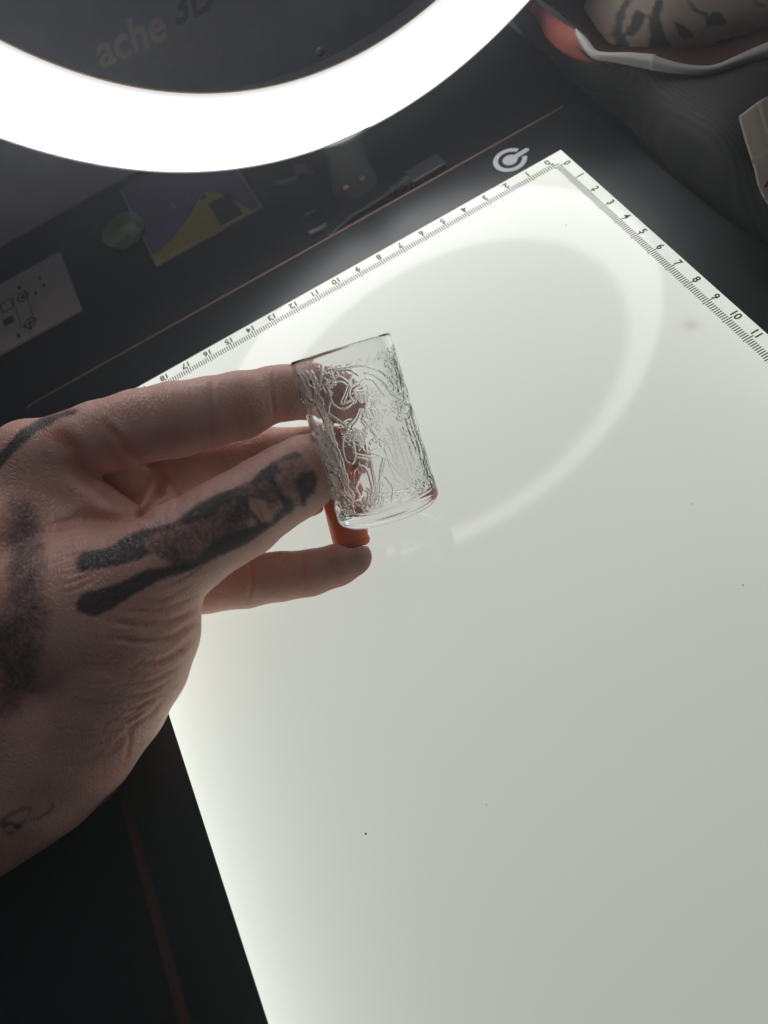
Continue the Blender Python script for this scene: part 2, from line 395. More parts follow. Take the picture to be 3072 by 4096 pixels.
for (px,py) in [(1385,752),(1450,717)]:
    q = on_z(px,py,ZD+.25)
    m = MB(); m.lathe(q,(0,0,1),[(.001,-.17)]+[(.17*math.cos(a),.17*math.sin(a)) for a in np.linspace(-1.4,1.4,10)]+[(.001,.17)], n=20)
    tag(m.obj('glint_bead', cop, None, smooth=True), 'tiny copper bead glinting at the %s of the dim jar\'s foot' % ('left' if px < 1400 else 'right'), 'glint', 'two beads added as glints by the jar')
# power cable and plug
cab_m = simple('black_rubber', (.035,.037,.04), .4)
cb = thing('power_cable', 'black cable with a ribbed plug running into the far edge of the light pad', 'cable')
a = on_z(1735,690,ZD+.4); 
m = MB()
pl = [on_z(px,py,ZD+.35) for px,py in [(1760,672),(1600,765)]]; d = (pl[1]-pl[0])/np.linalg.norm(pl[1]-pl[0])
yy = np.cross([0,0,1.],d); R = np.stack([d,yy,[0,0,1.]],1)
pc_ = on_z(1705,690,ZD+.3); m.box(pc_,(1.7,.95,.55),R); m.obj('plug', cab_m, cb, bevel=.12)
m = MB(); st_ = pc_+d*.85; m.tube([st_+d*t for t in (0,.9)],[.28,.16],14)
for i in range(6): m.tube([st_+d*(.05+.15*i), st_+d*(.13+.15*i)], .33-.022*i, 14)
m.obj('strain_relief', cab_m, cb)
m = MB(); m.tube([st_+d*.85]+[on_z(px,py,ZD+.14) for px,py in [(1480,825),(1400,872),(1340,930),(1290,985)]]+[on_z(1180,1010,ZD+.12)], .11, 12); m.obj('lead', cab_m, cb, smooth=True)
# two metal bars, white strip, pink scrap
bar_m = simple('dull_metal', (.16,.17,.18), .35, metal=.3)
for (pa,pb,wd,lab) in [((1238,940),(1308,902),.34,'short dull metal bar lying by the cable, the thicker of two'),((1220,865),(1265,838),.16,'short thin metal bar lying above the thicker bar by the cable')]:
    A_, B_ = on_z(*pa,ZD+.1), on_z(*pb,ZD+.1); m = MB(); m.tube([A_,A_*.7+B_*.3,A_*.65+B_*.35,B_],[wd/2,wd/2,wd/2.6,wd/2.6],12)
    tag(m.obj('metal_bar', bar_m, smooth=True), lab, 'metal bar')
A_, B_ = on_z(1108,742,ZD), on_z(1190,722,ZD); m = MB(); dd=(B_-A_); L=np.linalg.norm(dd); dd/=L; R=np.stack([dd,np.cross([0,0,1.],dd),[0,0,1.]],1)
m.box((A_+B_)/2+np.array([0,0,.07]),(L,.3,.12),R); tag(m.obj('paper_strip', simple('grey_strip', (.16,.165,.17), .6)), 'narrow pale strip beside the upper right corner of the purple leaflet', 'strip')
m = MB(); P=[on_z(px,py,ZD)[:2] for px,py in [(1165,718),(1185,700),(1180,668),(1225,662),(1240,690),(1262,690),(1258,705),(1215,700)]]
m.prism(P[::-1], ZD, ZD+.1); tag(m.obj('scrap', simple('mauve_scrap', (.12,.085,.09), .7)), 'small mauve scrap of material just under the ring light', 'scrap')

# ------------------------------------------------------------------ leg in shorts at the upper right
def sheet(name, fn, nu, nv, th, material, parent, smooth=True):
    U, Vv = np.meshgrid(np.linspace(0,1,nu), np.linspace(0,1,nv), indexing='ij')
    P = np.array([fn(a, b) for a, b in zip(U.ravel(), Vv.ravel())])
    i, j = np.meshgrid(np.arange(nu-1), np.arange(nv-1), indexing='ij'); k = (i*nv+j).ravel()
    Fq = np.stack([k, k+nv, k+nv+1, k+1], 1)
    o = mesh_np(name, P, Fq, material, parent, smooth)
    sd = o.modifiers.new('solid', 'SOLIDIFY'); sd.thickness = th*S; sd.offset = -1
    return o
def spline(P, n):      # Catmull-Rom through rows of P
    P = np.array(P, float); P = np.vstack([2*P[0]-P[1], P, 2*P[-1]-P[-2]]); out = []
    m_ = len(P)-3
    for t in np.linspace(0, m_-1e-6, n):
        i = int(t); f = t-i; a, b, c, d = P[i:i+4]
        out.append(.5*((2*b)+(-a+c)*f+(2*a-5*b+4*c-d)*f*f+(-a+3*b-3*c+d)*f**3))
    return np.array(out)
leg = thing('leg', 'tattooed leg in black mesh shorts with a red and white hem, at the upper right', 'leg')
# skin with tattoo mask projected from authoring polygons
def poly_mask(polys, x0, y0, x1, y1, step, blur):
    w = int((x1-x0)/step); h = int((y1-y0)/step)
    gx, gy = np.meshgrid(x0+step*(np.arange(w)+.5), y0+step*(np.arange(h)+.5)); M_ = np.zeros((h, w))
    for val, P in polys:
        P = np.array(P, float); ins = np.zeros((h, w), bool); n = len(P)
        for i in range(n):
            a, b = P[i], P[(i+1) % n]
            c = ((a[1] > gy) != (b[1] > gy))
            with np.errstate(divide='ignore', invalid='ignore'):
                xi = (b[0]-a[0])*(gy-a[1])/(b[1]-a[1]+1e-12)+a[0]
            ins ^= c & (gx < xi)
        M_[ins] = val
    for _ in range(blur):
        M_ = (M_+np.roll(M_,1,0)+np.roll(M_,-1,0)+np.roll(M_,1,1)+np.roll(M_,-1,1))/5
    return M_
def sample(M_, x0, y0, step, P):
    X = (P[:,0]-x0)/step-.5; Y = (P[:,1]-y0)/step-.5; h, w = M_.shape
    xi = np.clip(np.floor(X).astype(int), 0, w-2); yi = np.clip(np.floor(Y).astype(int), 0, h-2)
    fx = np.clip(X-xi, 0, 1); fy = np.clip(Y-yi, 0, 1)
    r = M_[yi,xi]*(1-fx)*(1-fy)+M_[yi,xi+1]*fx*(1-fy)+M_[yi+1,xi]*(1-fx)*fy+M_[yi+1,xi+1]*fx*fy
    r[(X < -1)|(Y < -1)|(X > w)|(Y > h)] = 0
    return r
def stroke(pts, w):    # thick polyline -> polygons
    out = []
    pts = np.array(pts, float)
    for a, b in zip(pts[:-1], pts[1:]):
        d = (b-a)/max(np.linalg.norm(b-a), 1e-6); n_ = np.array([-d[1], d[0]])*w/2
        out.append((1.0, [a-d*w*.3+n_, b+d*w*.3+n_, b+d*w*.3-n_, a-d*w*.3-n_]))
    return out
def add_attr(o, name, vals):
    at_ = o.data.attributes.new(name, 'FLOAT', 'POINT'); at_.data.foreach_set('value', vals.astype(np.float32))

def skin_material(name, base, deep, ink, sss=.25, fine=1.0, wrinkle=True):
    m_, nt, b = mat(name); L = nt.links.new
    tc = N(nt,'ShaderNodeTexCoord')
    at_ = N(nt,'ShaderNodeAttribute'); at_.attribute_name = 'ink'
    rd = N(nt,'ShaderNodeAttribute'); rd.attribute_name = 'red'
    n1 = N(nt,'ShaderNodeTexNoise'); n1.inputs['Scale'].default_value = 90; n1.inputs['Detail'].default_value = 4; L(tc.outputs['Object'], n1.inputs['Vector'])
    n2 = N(nt,'ShaderNodeTexNoise'); n2.inputs['Scale'].default_value = 900; n2.inputs['Detail'].default_value = 3; L(tc.outputs['Object'], n2.inputs['Vector'])
    mx = N(nt,'ShaderNodeMix', data_type='RGBA'); r1 = N(nt,'ShaderNodeMapRange'); r1.inputs[1].default_value=.35; r1.inputs[2].default_value=.68; L(n1.outputs['Fac'], r1.inputs[0]); L(r1.outputs[0], mx.inputs[0])
    mx.inputs[6].default_value=(*base,1); mx.inputs[7].default_value=(*deep,1)
    mxr = N(nt,'ShaderNodeMix', data_type='RGBA'); L(rd.outputs['Fac'], mxr.inputs[0]); L(mx.outputs[2], mxr.inputs[6]); mxr.inputs[7].default_value=(base[0]*.95,base[1]*.6,base[2]*.55,1)
    # fine skin cells
    mp = N(nt,'ShaderNodeMapping'); mp.inputs['Rotation'].default_value=(.3,.5,.9); mp.inputs['Scale'].default_value=(1,.45,1); L(tc.outputs['Object'], mp.inputs[0])
    nw = N(nt,'ShaderNodeTexNoise'); nw.inputs['Scale'].default_value=250; L(mp.outputs[0], nw.inputs['Vector'])
    av = N(nt,'ShaderNodeMix', data_type='RGBA'); av.blend_type='LINEAR_LIGHT'; av.inputs[0].default_value=.004; L(mp.outputs[0], av.inputs[6]); L(nw.outputs['Color'], av.inputs[7])
    vo = N(nt,'ShaderNodeTexVoronoi'); vo.feature='DISTANCE_TO_EDGE'; vo.inputs['Scale'].default_value=820; L(av.outputs[2], vo.inputs['Vector'])
    vr = N(nt,'ShaderNodeMapRange'); vr.inputs[1].default_value=0; vr.inputs[2].default_value=.28; L(vo.outputs['Distance'], vr.inputs[0])
    ng = N(nt,'ShaderNodeTexNoise'); ng.inputs['Scale'].default_value=120; ng.inputs['Detail'].default_value=3; L(tc.outputs['Object'], ng.inputs['Vector'])
    inkf = N(nt,'ShaderNodeMapRange'); inkf.interpolation_type='SMOOTHSTEP'; inkf.inputs[1].default_value=.12; inkf.inputs[2].default_value=.85
    s1 = mathn(nt,'ADD', at_.outputs['Fac'], mathn(nt,'MULTIPLY', mathn(nt,'SUBTRACT', ng.outputs['Fac'], .5), .75))
    s1 = mathn(nt,'ADD', s1, mathn(nt,'MULTIPLY', mathn(nt,'SUBTRACT', n2.outputs['Fac'], .5), .55)); L(s1, inkf.inputs[0])
    s2 = mathn(nt,'MULTIPLY', inkf.outputs[0], mathn(nt,'GREATER_THAN', at_.outputs['Fac'], .04)); s2 = mathn(nt,'MULTIPLY', s2, .90)
    mi = N(nt,'ShaderNodeMix', data_type='RGBA'); L(s2, mi.inputs[0]); L(mxr.outputs[2], mi.inputs[6]); mi.inputs[7].default_value=(*ink,1)
    L(mi.outputs[2], b.inputs['Base Color'])
    b.inputs['Subsurface Weight'].default_value = sss; b.inputs['Subsurface Radius'].default_value=(1.0,.35,.2); b.inputs['Subsurface Scale'].default_value=.004
    rr = N(nt,'ShaderNodeMapRange'); rr.inputs[3].default_value=.36; rr.inputs[4].default_value=.52; L(n2.outputs['Fac'], rr.inputs[0]); L(rr.outputs[0], b.inputs['Roughness'])
    b.inputs['Specular IOR Level'].default_value=.4
    hsum = mathn(nt,'ADD', mathn(nt,'MULTIPLY', vr.outputs[0], .6), mathn(nt,'MULTIPLY', n2.outputs['Fac'], .14))
    # long shallow folds
    mp2 = N(nt,'ShaderNodeMapping'); mp2.inputs['Scale'].default_value=(60,60,60); L(tc.outputs['Object'], mp2.inputs[0])
    wv = N(nt,'ShaderNodeTexNoise'); wv.inputs['Scale'].default_value=6; wv.inputs['Detail'].default_value=6; wv.inputs['Roughness'].default_value=.65; L(mp2.outputs[0], wv.inputs['Vector'])
    hsum = mathn(nt,'ADD', hsum, mathn(nt,'MULTIPLY', wv.outputs['Fac'], .55))
    bp = N(nt,'ShaderNodeBump'); bp.inputs['Strength'].default_value=min(1,.75*fine); bp.inputs['Distance'].default_value=.00028; L(hsum, bp.inputs['Height']); L(bp.outputs['Normal'], b.inputs['Normal'])
    return m_
leg_skin = skin_material('leg_skin', (.72,.62,.50), (.66,.52,.42), (.13,.14,.145), .1, .4)
# thigh: a tapered trunk running off the top right corner
KD = .84
LA = at(2560,60,35.0*KD); LB = at(3700,-260,37.0*KD)
nl, na = 120, 160
ax = (LB-LA)/np.linalg.norm(LB-LA); uu = np.cross(ax, RM[2]); uu /= np.linalg.norm(uu); ww = np.cross(ax, uu)
V = []
for i in range(nl):
    t = -.17+1.19*i/(nl-1); c = LA+(LB-LA)*t; r = (2.55+.75*max(t,0))*KD
    if t < 0: r *= math.sqrt(max(0, 1-(t/.17)**2))*1.0+.0
    for j in range(na):
        a = 2*math.pi*j/na; V.append(c+max(r,.02)*(math.cos(a)*uu*1.06+math.sin(a)*ww))
i, j = np.meshgrid(np.arange(nl-1), np.arange(na), indexing='ij'); j2 = (j+1) % na
Fq = np.stack([(i*na+j).ravel(), (i*na+j2).ravel(), ((i+1)*na+j2).ravel(), ((i+1)*na+j).ravel()], 1)
thigh = mesh_np('thigh', V, Fq, leg_skin, leg)
LP = [(1,[(2500,0),(2462,60),(2450,140),(2468,190),(2505,210),(2520,190),(2490,120),(2500,50),(2530,0)]),
      (1,[(2540,35),(2590,60),(2555,120),(2530,145),(2500,140),(2520,90)]),
      (1,[(2625,0),(2600,60),(2598,140),(2590,200),(2640,215),(2695,200),(2660,140),(2640,70),(2655,0)]),
      (1,[(2690,80),(2730,100),(2780,145),(2740,160),(2715,140)]),
      (.8,[(2755,0),(2790,35),(2830,50),(2850,90),(2830,110),(2820,70),(2770,45),(2745,0)]),
      (1,[(2840,50),(2880,45),(2915,95),(2880,105),(2845,100)]),
      (.7,[(2850,165),(2980,140),(3000,155),(2870,175)]),(.7,[(3020,0),(3072,20),(3072,35),(3000,20)])]
mk = poly_mask(LP, 2350,-50,3150,350,4,3)
pp = w2p(np.array(V)); cc_ = w2c(np.array(V)); cz = np.linalg.norm(np.array(V)-CC,axis=1)
front = ((np.array(V)-(LA+(LB-LA)*0))@RM[2] < (ax@RM[2])*((np.array(V)-LA)@ax))
add_attr(thigh,'ink', sample(mk,2350,-50,4,pp)*front); add_attr(thigh,'red', np.zeros(len(V)))
# shorts: black mesh cloth with fine weave
sm, nt, b = mat('black_mesh_cloth'); b.inputs['Roughness'].default_value=.75; b.inputs['Sheen Weight'].default_value=.08
b.inputs['Base Color'].default_value=(.018,.019,.020,1)
tc = N(nt,'ShaderNodeTexCoord'); uvm = N(nt,'ShaderNodeUVMap')
wv = N(nt,'ShaderNodeTexWave'); wv.wave_type='BANDS'; wv.bands_direction='X'; wv.inputs['Scale'].default_value=210; wv.inputs['Distortion'].default_value=1.5; wv.inputs['Detail'].default_value=1; wv.inputs['Detail Scale'].default_value=.2
nt.links.new(tc.outputs['Object'], wv.inputs['Vector'])
mx = N(nt,'ShaderNodeMix', data_type='RGBA'); nt.links.new(wv.outputs['Fac'], mx.inputs[0]); mx.inputs[6].default_value=(.007,.007,.0075,1); mx.inputs[7].default_value=(.020,.0195,.0195,1); nt.links.new(mx.outputs[2], b.inputs['Base Color'])
bp = N(nt,'ShaderNodeBump'); bp.inputs['Strength'].default_value=.3; bp.inputs['Distance'].default_value=.0003; nt.links.new(wv.outputs['Fac'], bp.inputs['Height']); nt.links.new(bp.outputs['Normal'], b.inputs['Normal'])
hem = [(1950,-160,34.5),(2120,-20,33),(2230,90,32),(2330,190,31.3),(2400,230,31),(2500,250,30.8),(2620,275,30.5),(2760,292,30.2),(2860,288,30),(2960,250,29.8),(3072,205,29.6),(3250,150,29.4)]
edge = [(1900,-160,37),(2020,20,36),(2120,160,35),(2240,330,33.6),(2400,480,31.6),(2550,590,29.6),(2700,740,27.6),(2850,880,26.4),(3000,1010,25.4),(3150,1130,24.8),(3350,1300,24.2),(3600,1500,24)]
hem = [(p[0],p[1],p[2]*KD) for p in hem]; hs = spline(hem, 90); es = spline(edge, 90)
def cloth(a, bq):
    i = a*89; i0 = min(int(i), 88); f = i-i0
    h = hs[i0]*(1-f)+hs[i0+1]*f; e = es[i0]*(1-f)+es[i0+1]*f
    p = h*(1-bq)+e*bq
    bulge = math.sin(math.pi*bq)*(.9+.5*math.sin(a*9+1))
    z = p[2]-bulge+.25*math.sin(14*a+5*bq)*math.sin(math.pi*bq)+.5*math.sin(7*a-6*bq+1)*bq*(1-bq)*2
    return at(p[0], p[1], z)
sheet('shorts', cloth, 150, 70, .12, sm, leg)
red_m = simple('red_cloth', (.25,.062,.045), .8, bump=.5, bscale=2500); wht_m = simple('white_piping', (.36,.36,.34), .8, bump=.5, bscale=2500)
dark_in = simple('dark_lining', (.05,.012,.014), .9)
def strip(name, pts, material, th=.06):
    pts = [tuple((q[0],q[1],q[2]*KD) for q in p) for p in pts]
    A_ = spline([p[0] for p in pts], 60); B_ = spline([p[1] for p in pts], 60)
    def fn(a, bq):
        i = a*59; i0 = min(int(i), 58); f = i-i0
        p = (A_[i0]*(1-f)+A_[i0+1]*f)*(1-bq)+(B_[i0]*(1-f)+B_[i0+1]*f)*bq
        return at(p[0], p[1], p[2]-.14*math.sin(math.pi*bq))
    return sheet(name, fn, 60, 10, th, material, leg)
strip('red_panel', [((2060,-80,33),(2000,-60,33.6)),((2130,-12,32.6),(2140,60,33.2)),((2200,55,32),(2190,150,32.6)),((2250,92,31.7),(2250,205,32.2)),((2305,125,31.3),(2330,240,31.8)),((2330,165,31.1),(2400,250,31.3)),((2400,232,30.8),(2470,262,31.0))], red_m)
strip('white_hem', [((2300,118,31.2),(2310,140,31.2)),((2345,160,31),(2335,185,31)),((2380,205,30.8),(2375,228,30.9)),((2425,216,30.6),(2440,240,30.7)),((2520,216,30.4),(2520,256,30.5)),((2620,224,30.2),(2620,278,30.3))], wht_m)
strip('grey_hem', [((2600,222,30.1),(2600,276,30.2)),((2700,255,29.9),(2700,288,30)),((2800,270,29.7),(2800,294,29.8)),((2870,262,29.6),(2870,284,29.7)),((2940,232,29.5),(2950,262,29.6)),((3072,175,29.4),(3072,225,29.4)),((3200,140,29.3),(3200,180,29.3))], simple('grey_piping', (.27,.265,.25), .8, bump=.5, bscale=2500))
strip('lining', [((2100,-160,36),(2040,-90,34)),((2300,-40,36.5),(2180,10,33.3)),((2430,40,37.2),(2270,80,32.6)),((2460,120,37.0),(2340,150,32)),((2500,160,36.6),(2400,215,31.6)),((2700,170,36.4),(2600,228,31.2)),((2900,160,36.2),(2800,275,30.8)),((3150,60,36),(3072,180,30.2))], dark_in)
# beige cloth flap with dark marks at the right edge
fl = thing('cloth_flap', 'beige cloth flap with dark brush marks at the right edge, lying on the black mesh', 'cloth')
fA = spline([(3200,370,27.2),(3072,392,27),(2958,462,26.7)], 30)
def flap(a, bq):
    L_ = spline([(2958,462,22.6),(2985,560,22.4),(3018,660,22.2),(3038,740,22.1),(3075,810,22.0),(3130,860,21.9)], 40)
    T_ = spline([(2958,462,22.6),(3072,385,22.8),(3300,300,23.2)], 40)
    p = L_[min(int(a*39),39)]; q = T_[min(int(bq*39),39)]
    r = p+(q-T_[0]); return at(r[0], r[1], r[2]-.25*math.sin(bq*3))
sheet('flap', flap, 40, 40, .14, simple('beige_cloth', (.26,.22,.18), .8, bump=.4, bscale=1500), fl)
m = MB()
for pts in [[(3030,490),(3045,470),(3072,448)],[(3040,520),(3055,505),(3080,492)],[(3055,575),(3064,560),(3080,545)],[(3062,745),(3075,720),(3085,700)]]:
    m.tube([at(px,py,22.5-(py-450)*.0016) for px,py in pts], .045, 8)
m.obj('brush_mark', simple('dark_mark', (.02,.018,.016), .8), fl)

# ------------------------------------------------------------------ drinking glass
GR = c2w(np.array([-1.28946,-4.78477,19.6])); GAc = np.array([.28214,.91635,.28406]); _pr = np.array([-1.28946,-4.78477,19.6]); GAc = GAc-.045*_pr/np.linalg.norm(_pr); GAc /= np.linalg.norm(GAc)
GA = GAc@RM; GA /= np.linalg.norm(GA)        # from rim to foot
GH, RT, RB = 5.16, 1.515, 1.60
GU = np.cross(GA, RM[2]); GU /= np.linalg.norm(GU); GW = np.cross(GA, GU)   # GW points towards or away from the camera
if GW@RM[2] > 0: GW = -GW; GU = -GU
#GLASSLINES
def catm(P, n=12):
    return spline(P, n*(len(P)-1)+1)[:, :2] if len(P) > 2 else np.array(P, float)
x0g, y0g, wg, hg = 1080, 1260, 740, 920
Himg = np.zeros((hg, wg), np.float32)
def draw(P, w=3.2, amp=1.0, wob=0.0, cat=True):
    w = w*.78
    P = np.array(P, float)*.42195+np.array([1100,1280])
    if cat and len(P) > 2: P = catm(np.c_[P, np.zeros(len(P))])
    L = np.r_[0, np.cumsum(np.linalg.norm(np.diff(P, axis=0), axis=1))]; n = max(int(L[-1]/1.0), 2); t = np.linspace(0, L[-1], n)
    Q = np.stack([np.interp(t, L, P[:,0]), np.interp(t, L, P[:,1])], 1)
    if wob:
        ph = rng.uniform(0, 6, 4); d = np.gradient(Q, axis=0); d /= np.linalg.norm(d, axis=1)[:,None]+1e-6
        o_ = wob*(np.sin(t*.55+ph[0])+.7*np.sin(t*1.1+ph[1])+.5*np.sin(t*.27+ph[2])); Q = Q+np.stack([-d[:,1], d[:,0]],1)*o_[:,None]
    R_ = int(w*3)+1
    for (x, y) in Q:
        xi, yi = int(x-x0g), int(y-y0g)
        xa, xb, ya, yb = max(xi-R_,0), min(xi+R_+1,wg), max(yi-R_,0), min(yi+R_+1,hg)
        if xa >= xb or ya >= yb: continue
        gx, gy = np.meshgrid(np.arange(xa,xb)+x0g-x, np.arange(ya,yb)+y0g-y)
        g = amp*np.exp(-(gx*gx+gy*gy)/(w*w)); np.maximum(Himg[ya:yb,xa:xb], g, out=Himg[ya:yb,xa:xb])
# coordinates in the close crop (1659 px = 700 photograph px): ornament of arcs, rays, loops, stems
for P in [[(620,300),(520,300),(450,340),(440,400),(490,440)],[(490,350),(450,480),(430,600),(405,680),(430,660)],[(480,360),(520,380),(570,350),(640,330)],
          [(510,470),(640,460),(780,435),(880,440)],[(560,480),(700,470),(790,520)],[(530,480),(545,580),(500,660),(530,700)],
          [(880,440),(1000,490),(1110,600),(1190,710),(1230,800)],[(850,500),(940,520),(1040,610),(1090,690),(1180,760)],
          [(560,560),(610,540),(680,580),(720,640)],[(510,680),(540,780),(610,840),(680,830),(740,780)],[(560,600),(630,590),(680,620)],
          [(700,580),(660,690),(620,790),(680,780),(720,760)],[(720,600),(680,710),(640,800)],[(740,490),(720,560),(700,600)],
          [(860,550),(790,600),(720,640),(705,710),(740,770)],[(860,550),(930,570),(990,650),(1040,720)],[(745,680),(850,670),(900,690)],[(730,700),(760,660),(850,610)],
          [(1000,780),(1100,830),(1210,890),(1250,800),(1290,830),(1270,920),(1200,950)],[(1050,880),(1140,910),(1230,890)],
          [(800,850),(760,930),(700,1000),(690,1050)],[(815,860),(780,950),(720,1030)],[(830,930),(900,1010),(950,1080)],
          [(520,780),(510,880),(600,950),(690,1020)],[(480,690),(450,630),(500,610)],
          [(660,1080),(640,1200),(670,1330),(730,1360),(760,1290),(740,1160)],[(840,1080),(860,1180),(880,1250),(960,1220),(1040,1200),(1045,1160),(980,1120)],
          [(750,1270),(850,1290),(950,1300),(1060,1290)],[(860,1250),(950,1270),(1050,1310)],[(780,1305),(860,1320),(920,1330)]]:
    draw(P, 3.0, 1.0, .5)
for P in [[(920,1310),(940,1450),(960,1560),(930,1700)],[(905,1310),(925,1450),(940,1560),(905,1700)],[(1030,1310),(1000,1450),(1000,1560),(985,1720)],[(1050,1310),(1020,1450),(980,1560),(960,1720)],[(790,1370),(870,1420),(910,1540),(930,1600)],
          [(750,1100),(735,1200),(750,1280)],[(790,1050),(760,1120),(830,1220),(870,1260)],[(680,1480),(650,1520),(700,1600),(740,1650),(730,1790)],[(820,1460),(780,1550),(760,1620)],[(760,1580),(800,1670)],
          [(1050,1490),(1090,1540),(1120,1600),(1110,1720)],[(1210,1680),(1170,1750)]]:
    draw(P, 2.8, .9, 1.6)
for P in [[(1080,1330),(1180,1450),(1290,1560),(1340,1630)],[(1130,1290),(1230,1420),(1330,1560)],[(1120,1320),(1210,1440),(1300,1540)],[(1060,1150),(1220,1250)],[(1000,1060),(1050,1090)],[(1120,1010),(1150,1130),(1260,1230)],
          [(1230,940),(1290,1110)],[(1130,1500),(1190,1540)],[(1240,640),(1330,880),(1400,1100)],[(1290,900),(1370,1150)],[(1360,1180),(1370,1320)],[(1420,1250),(1400,1400)],[(1100,200),(1160,420),(1190,600),(1200,760)],[(1040,220),(1090,330),(1130,560),(1180,700)],[(1120,330),(1150,520),(1170,640)],
          [(1470,1480),(1440,1560)],[(1330,1640),(1400,1480)],[(1160,1680),(1290,1600)],[(1000,1720),(1200,1690)],[(620,160+60),(1050,110)]]:
    draw(P, 2.4, .8, .7)
for k in range(26):           # long fine rays fanning down the right of the glass
    x_ = 1060+k*17+random.uniform(-8,8); y_ = random.uniform(900,1250)+max(0,(k-14))*10
    draw([(x_-30,y_),(x_+20,y_+random.uniform(90,170)),(x_+75,y_+random.uniform(230,380))], 2.2, random.uniform(.4,.9), .5)
for k in range(16):
    x_ = 1090+k*7; y_ = 150+k*22; draw([(x_,y_),(x_+30,y_+120),(x_+60,y_+250)], 2.2, random.uniform(.5,1), .5)
for k in range(14):           # facets at the left
    x_ = 330+k*26+random.uniform(-12,12); y_ = 420+k*80; draw([(x_,y_),(x_+20,y_+70),(x_+10,y_+150),(x_+50,y_+230)], 3, .8, 1.2)
for c in range(9):            # short curled strokes, columns of scribble under the rim
    xx = 640+c*52+random.uniform(-8,8)
    yt = 250-c*9; 
    P = [(xx-60*k_/5+random.uniform(-16,16), yt+k_*(200+random.uniform(-20,20))/6) for k_ in range(7)]
    draw(P, 2.0, .75, 1.8)
def curls(cx, cy, rx, ry, n_, w=2.2, amp=.9):
    for _ in range(int(n_*1.7)):
        a = random.uniform(0, 6.28); q = random.random()**.5; x = cx+rx*q*math.cos(a); y = cy+ry*q*math.sin(a); th = random.uniform(0, 6.28); P = [(x, y)]; k_ = random.choice([-1,1])*random.uniform(.5,1.1)
        for s_ in range(random.randint(3,6)):
            th += k_*random.uniform(.3,1.3); x += 16*math.cos(th); y += 16*math.sin(th); P.append((x, y))
        draw(P, w, amp, 0)
curls(860,730,140,50,34); curls(920,930,90,120,34); curls(710,1080,50,60,16); curls(790,1120,50,80,20); curls(980,1120,60,50,14); curls(1150,860,50,50,10); curls(1170,700,40,150,16); curls(960,1620,50,110,16,2,.8); curls(900,1730,120,30,22,2,.8); curls(1350,1600,70,70,12); curls(520,600,40,110,12,2,.8); curls(1100,520,30,200,14,2,.7)
NT, NS = 1100, 620
def glass_profile():
    prof = []                      # (h along axis from rim, r, tag)
    return prof
HEEL = .28
hh = np.linspace(.12, GH-HEEL, NS)
th = np.arange(NT)/NT*2*np.pi
Hh, Th = np.meshgrid(hh, th, indexing='ij'); Rr = RT+(RB-RT)*Hh/GH
dirs = np.cos(Th)[...,None]*GU+np.sin(Th)[...,None]*GW
P = GR+GA*Hh[...,None]+dirs*Rr[...,None]
facing = (dirs*(P-CC)/np.linalg.norm(P-CC,axis=-1,keepdims=True)).sum(-1)     # <0 front
pp = w2p(P.reshape(-1,3)); hmap = sample(Himg, x0g, y0g, 1.0, pp+.5).reshape(Hh.shape)
fw = np.clip((-facing-.12)/.25, 0, 1)
# carved facets and flutes round the sides and back, cut before the ornament
def vnoise(a, b_, fa, fb, seed):
    r_ = np.random.default_rng(seed); na_, nb_ = int(fa)+2, int(fb)+2; G = r_.uniform(-1,1,(nb_, na_)); G[:, -2:] = G[:, :2]
    x = a*fa; y = b_*fb; xi = np.floor(x).astype(int); yi = np.floor(y).astype(int); fx = x-xi; fy = y-yi; fx = fx*fx*(3-2*fx); fy = fy*fy*(3-2*fy)
    xi %= int(fa); yi = np.clip(yi, 0, nb_-2)
    return (G[yi,xi]*(1-fx)+G[yi,(xi+1)%int(fa)]*fx)*(1-fy)+(G[yi+1,xi]*(1-fx)+G[yi+1,(xi+1)%int(fa)]*fx)*fy
A01 = Th/(2*np.pi); H01 = (Hh-hh[0])/(hh[-1]-hh[0])
sk = (A01+.10*H01) % 1.0
lat = np.abs(vnoise(sk, H01, 46, 11, 3))+.6*np.abs(vnoise((sk+.07*np.sin(H01*9)) % 1, H01, 92, 24, 5))
lat = 1-np.clip(lat*2.2, 0, 1)
env = np.clip((H01-.05)/.03,0,1)*np.clip((.965-H01)/.03,0,1)
lens = np.clip((RM[0]@GU), -1, 1)
side = np.clip((np.abs(dirs@RM[0]+.12)-.58)/.2, 0, 1)          # the side turned to the fingers
left = np.clip((-(dirs@RM[0])-.42)/.2, 0, 1)
disp = -.030*hmap*fw*env*(1-.5*left)-lat*env*np.maximum(np.maximum((1-fw)*.014, .016*side), .042*left)
P = P+dirs*disp[...,None]
Vg = [P.reshape(-1,3)]; rows = NS
def ringrow(h, r): return GR+GA*h+r*(np.cos(th)[:,None]*GU+np.sin(th)[:,None]*GW)
WT = .12
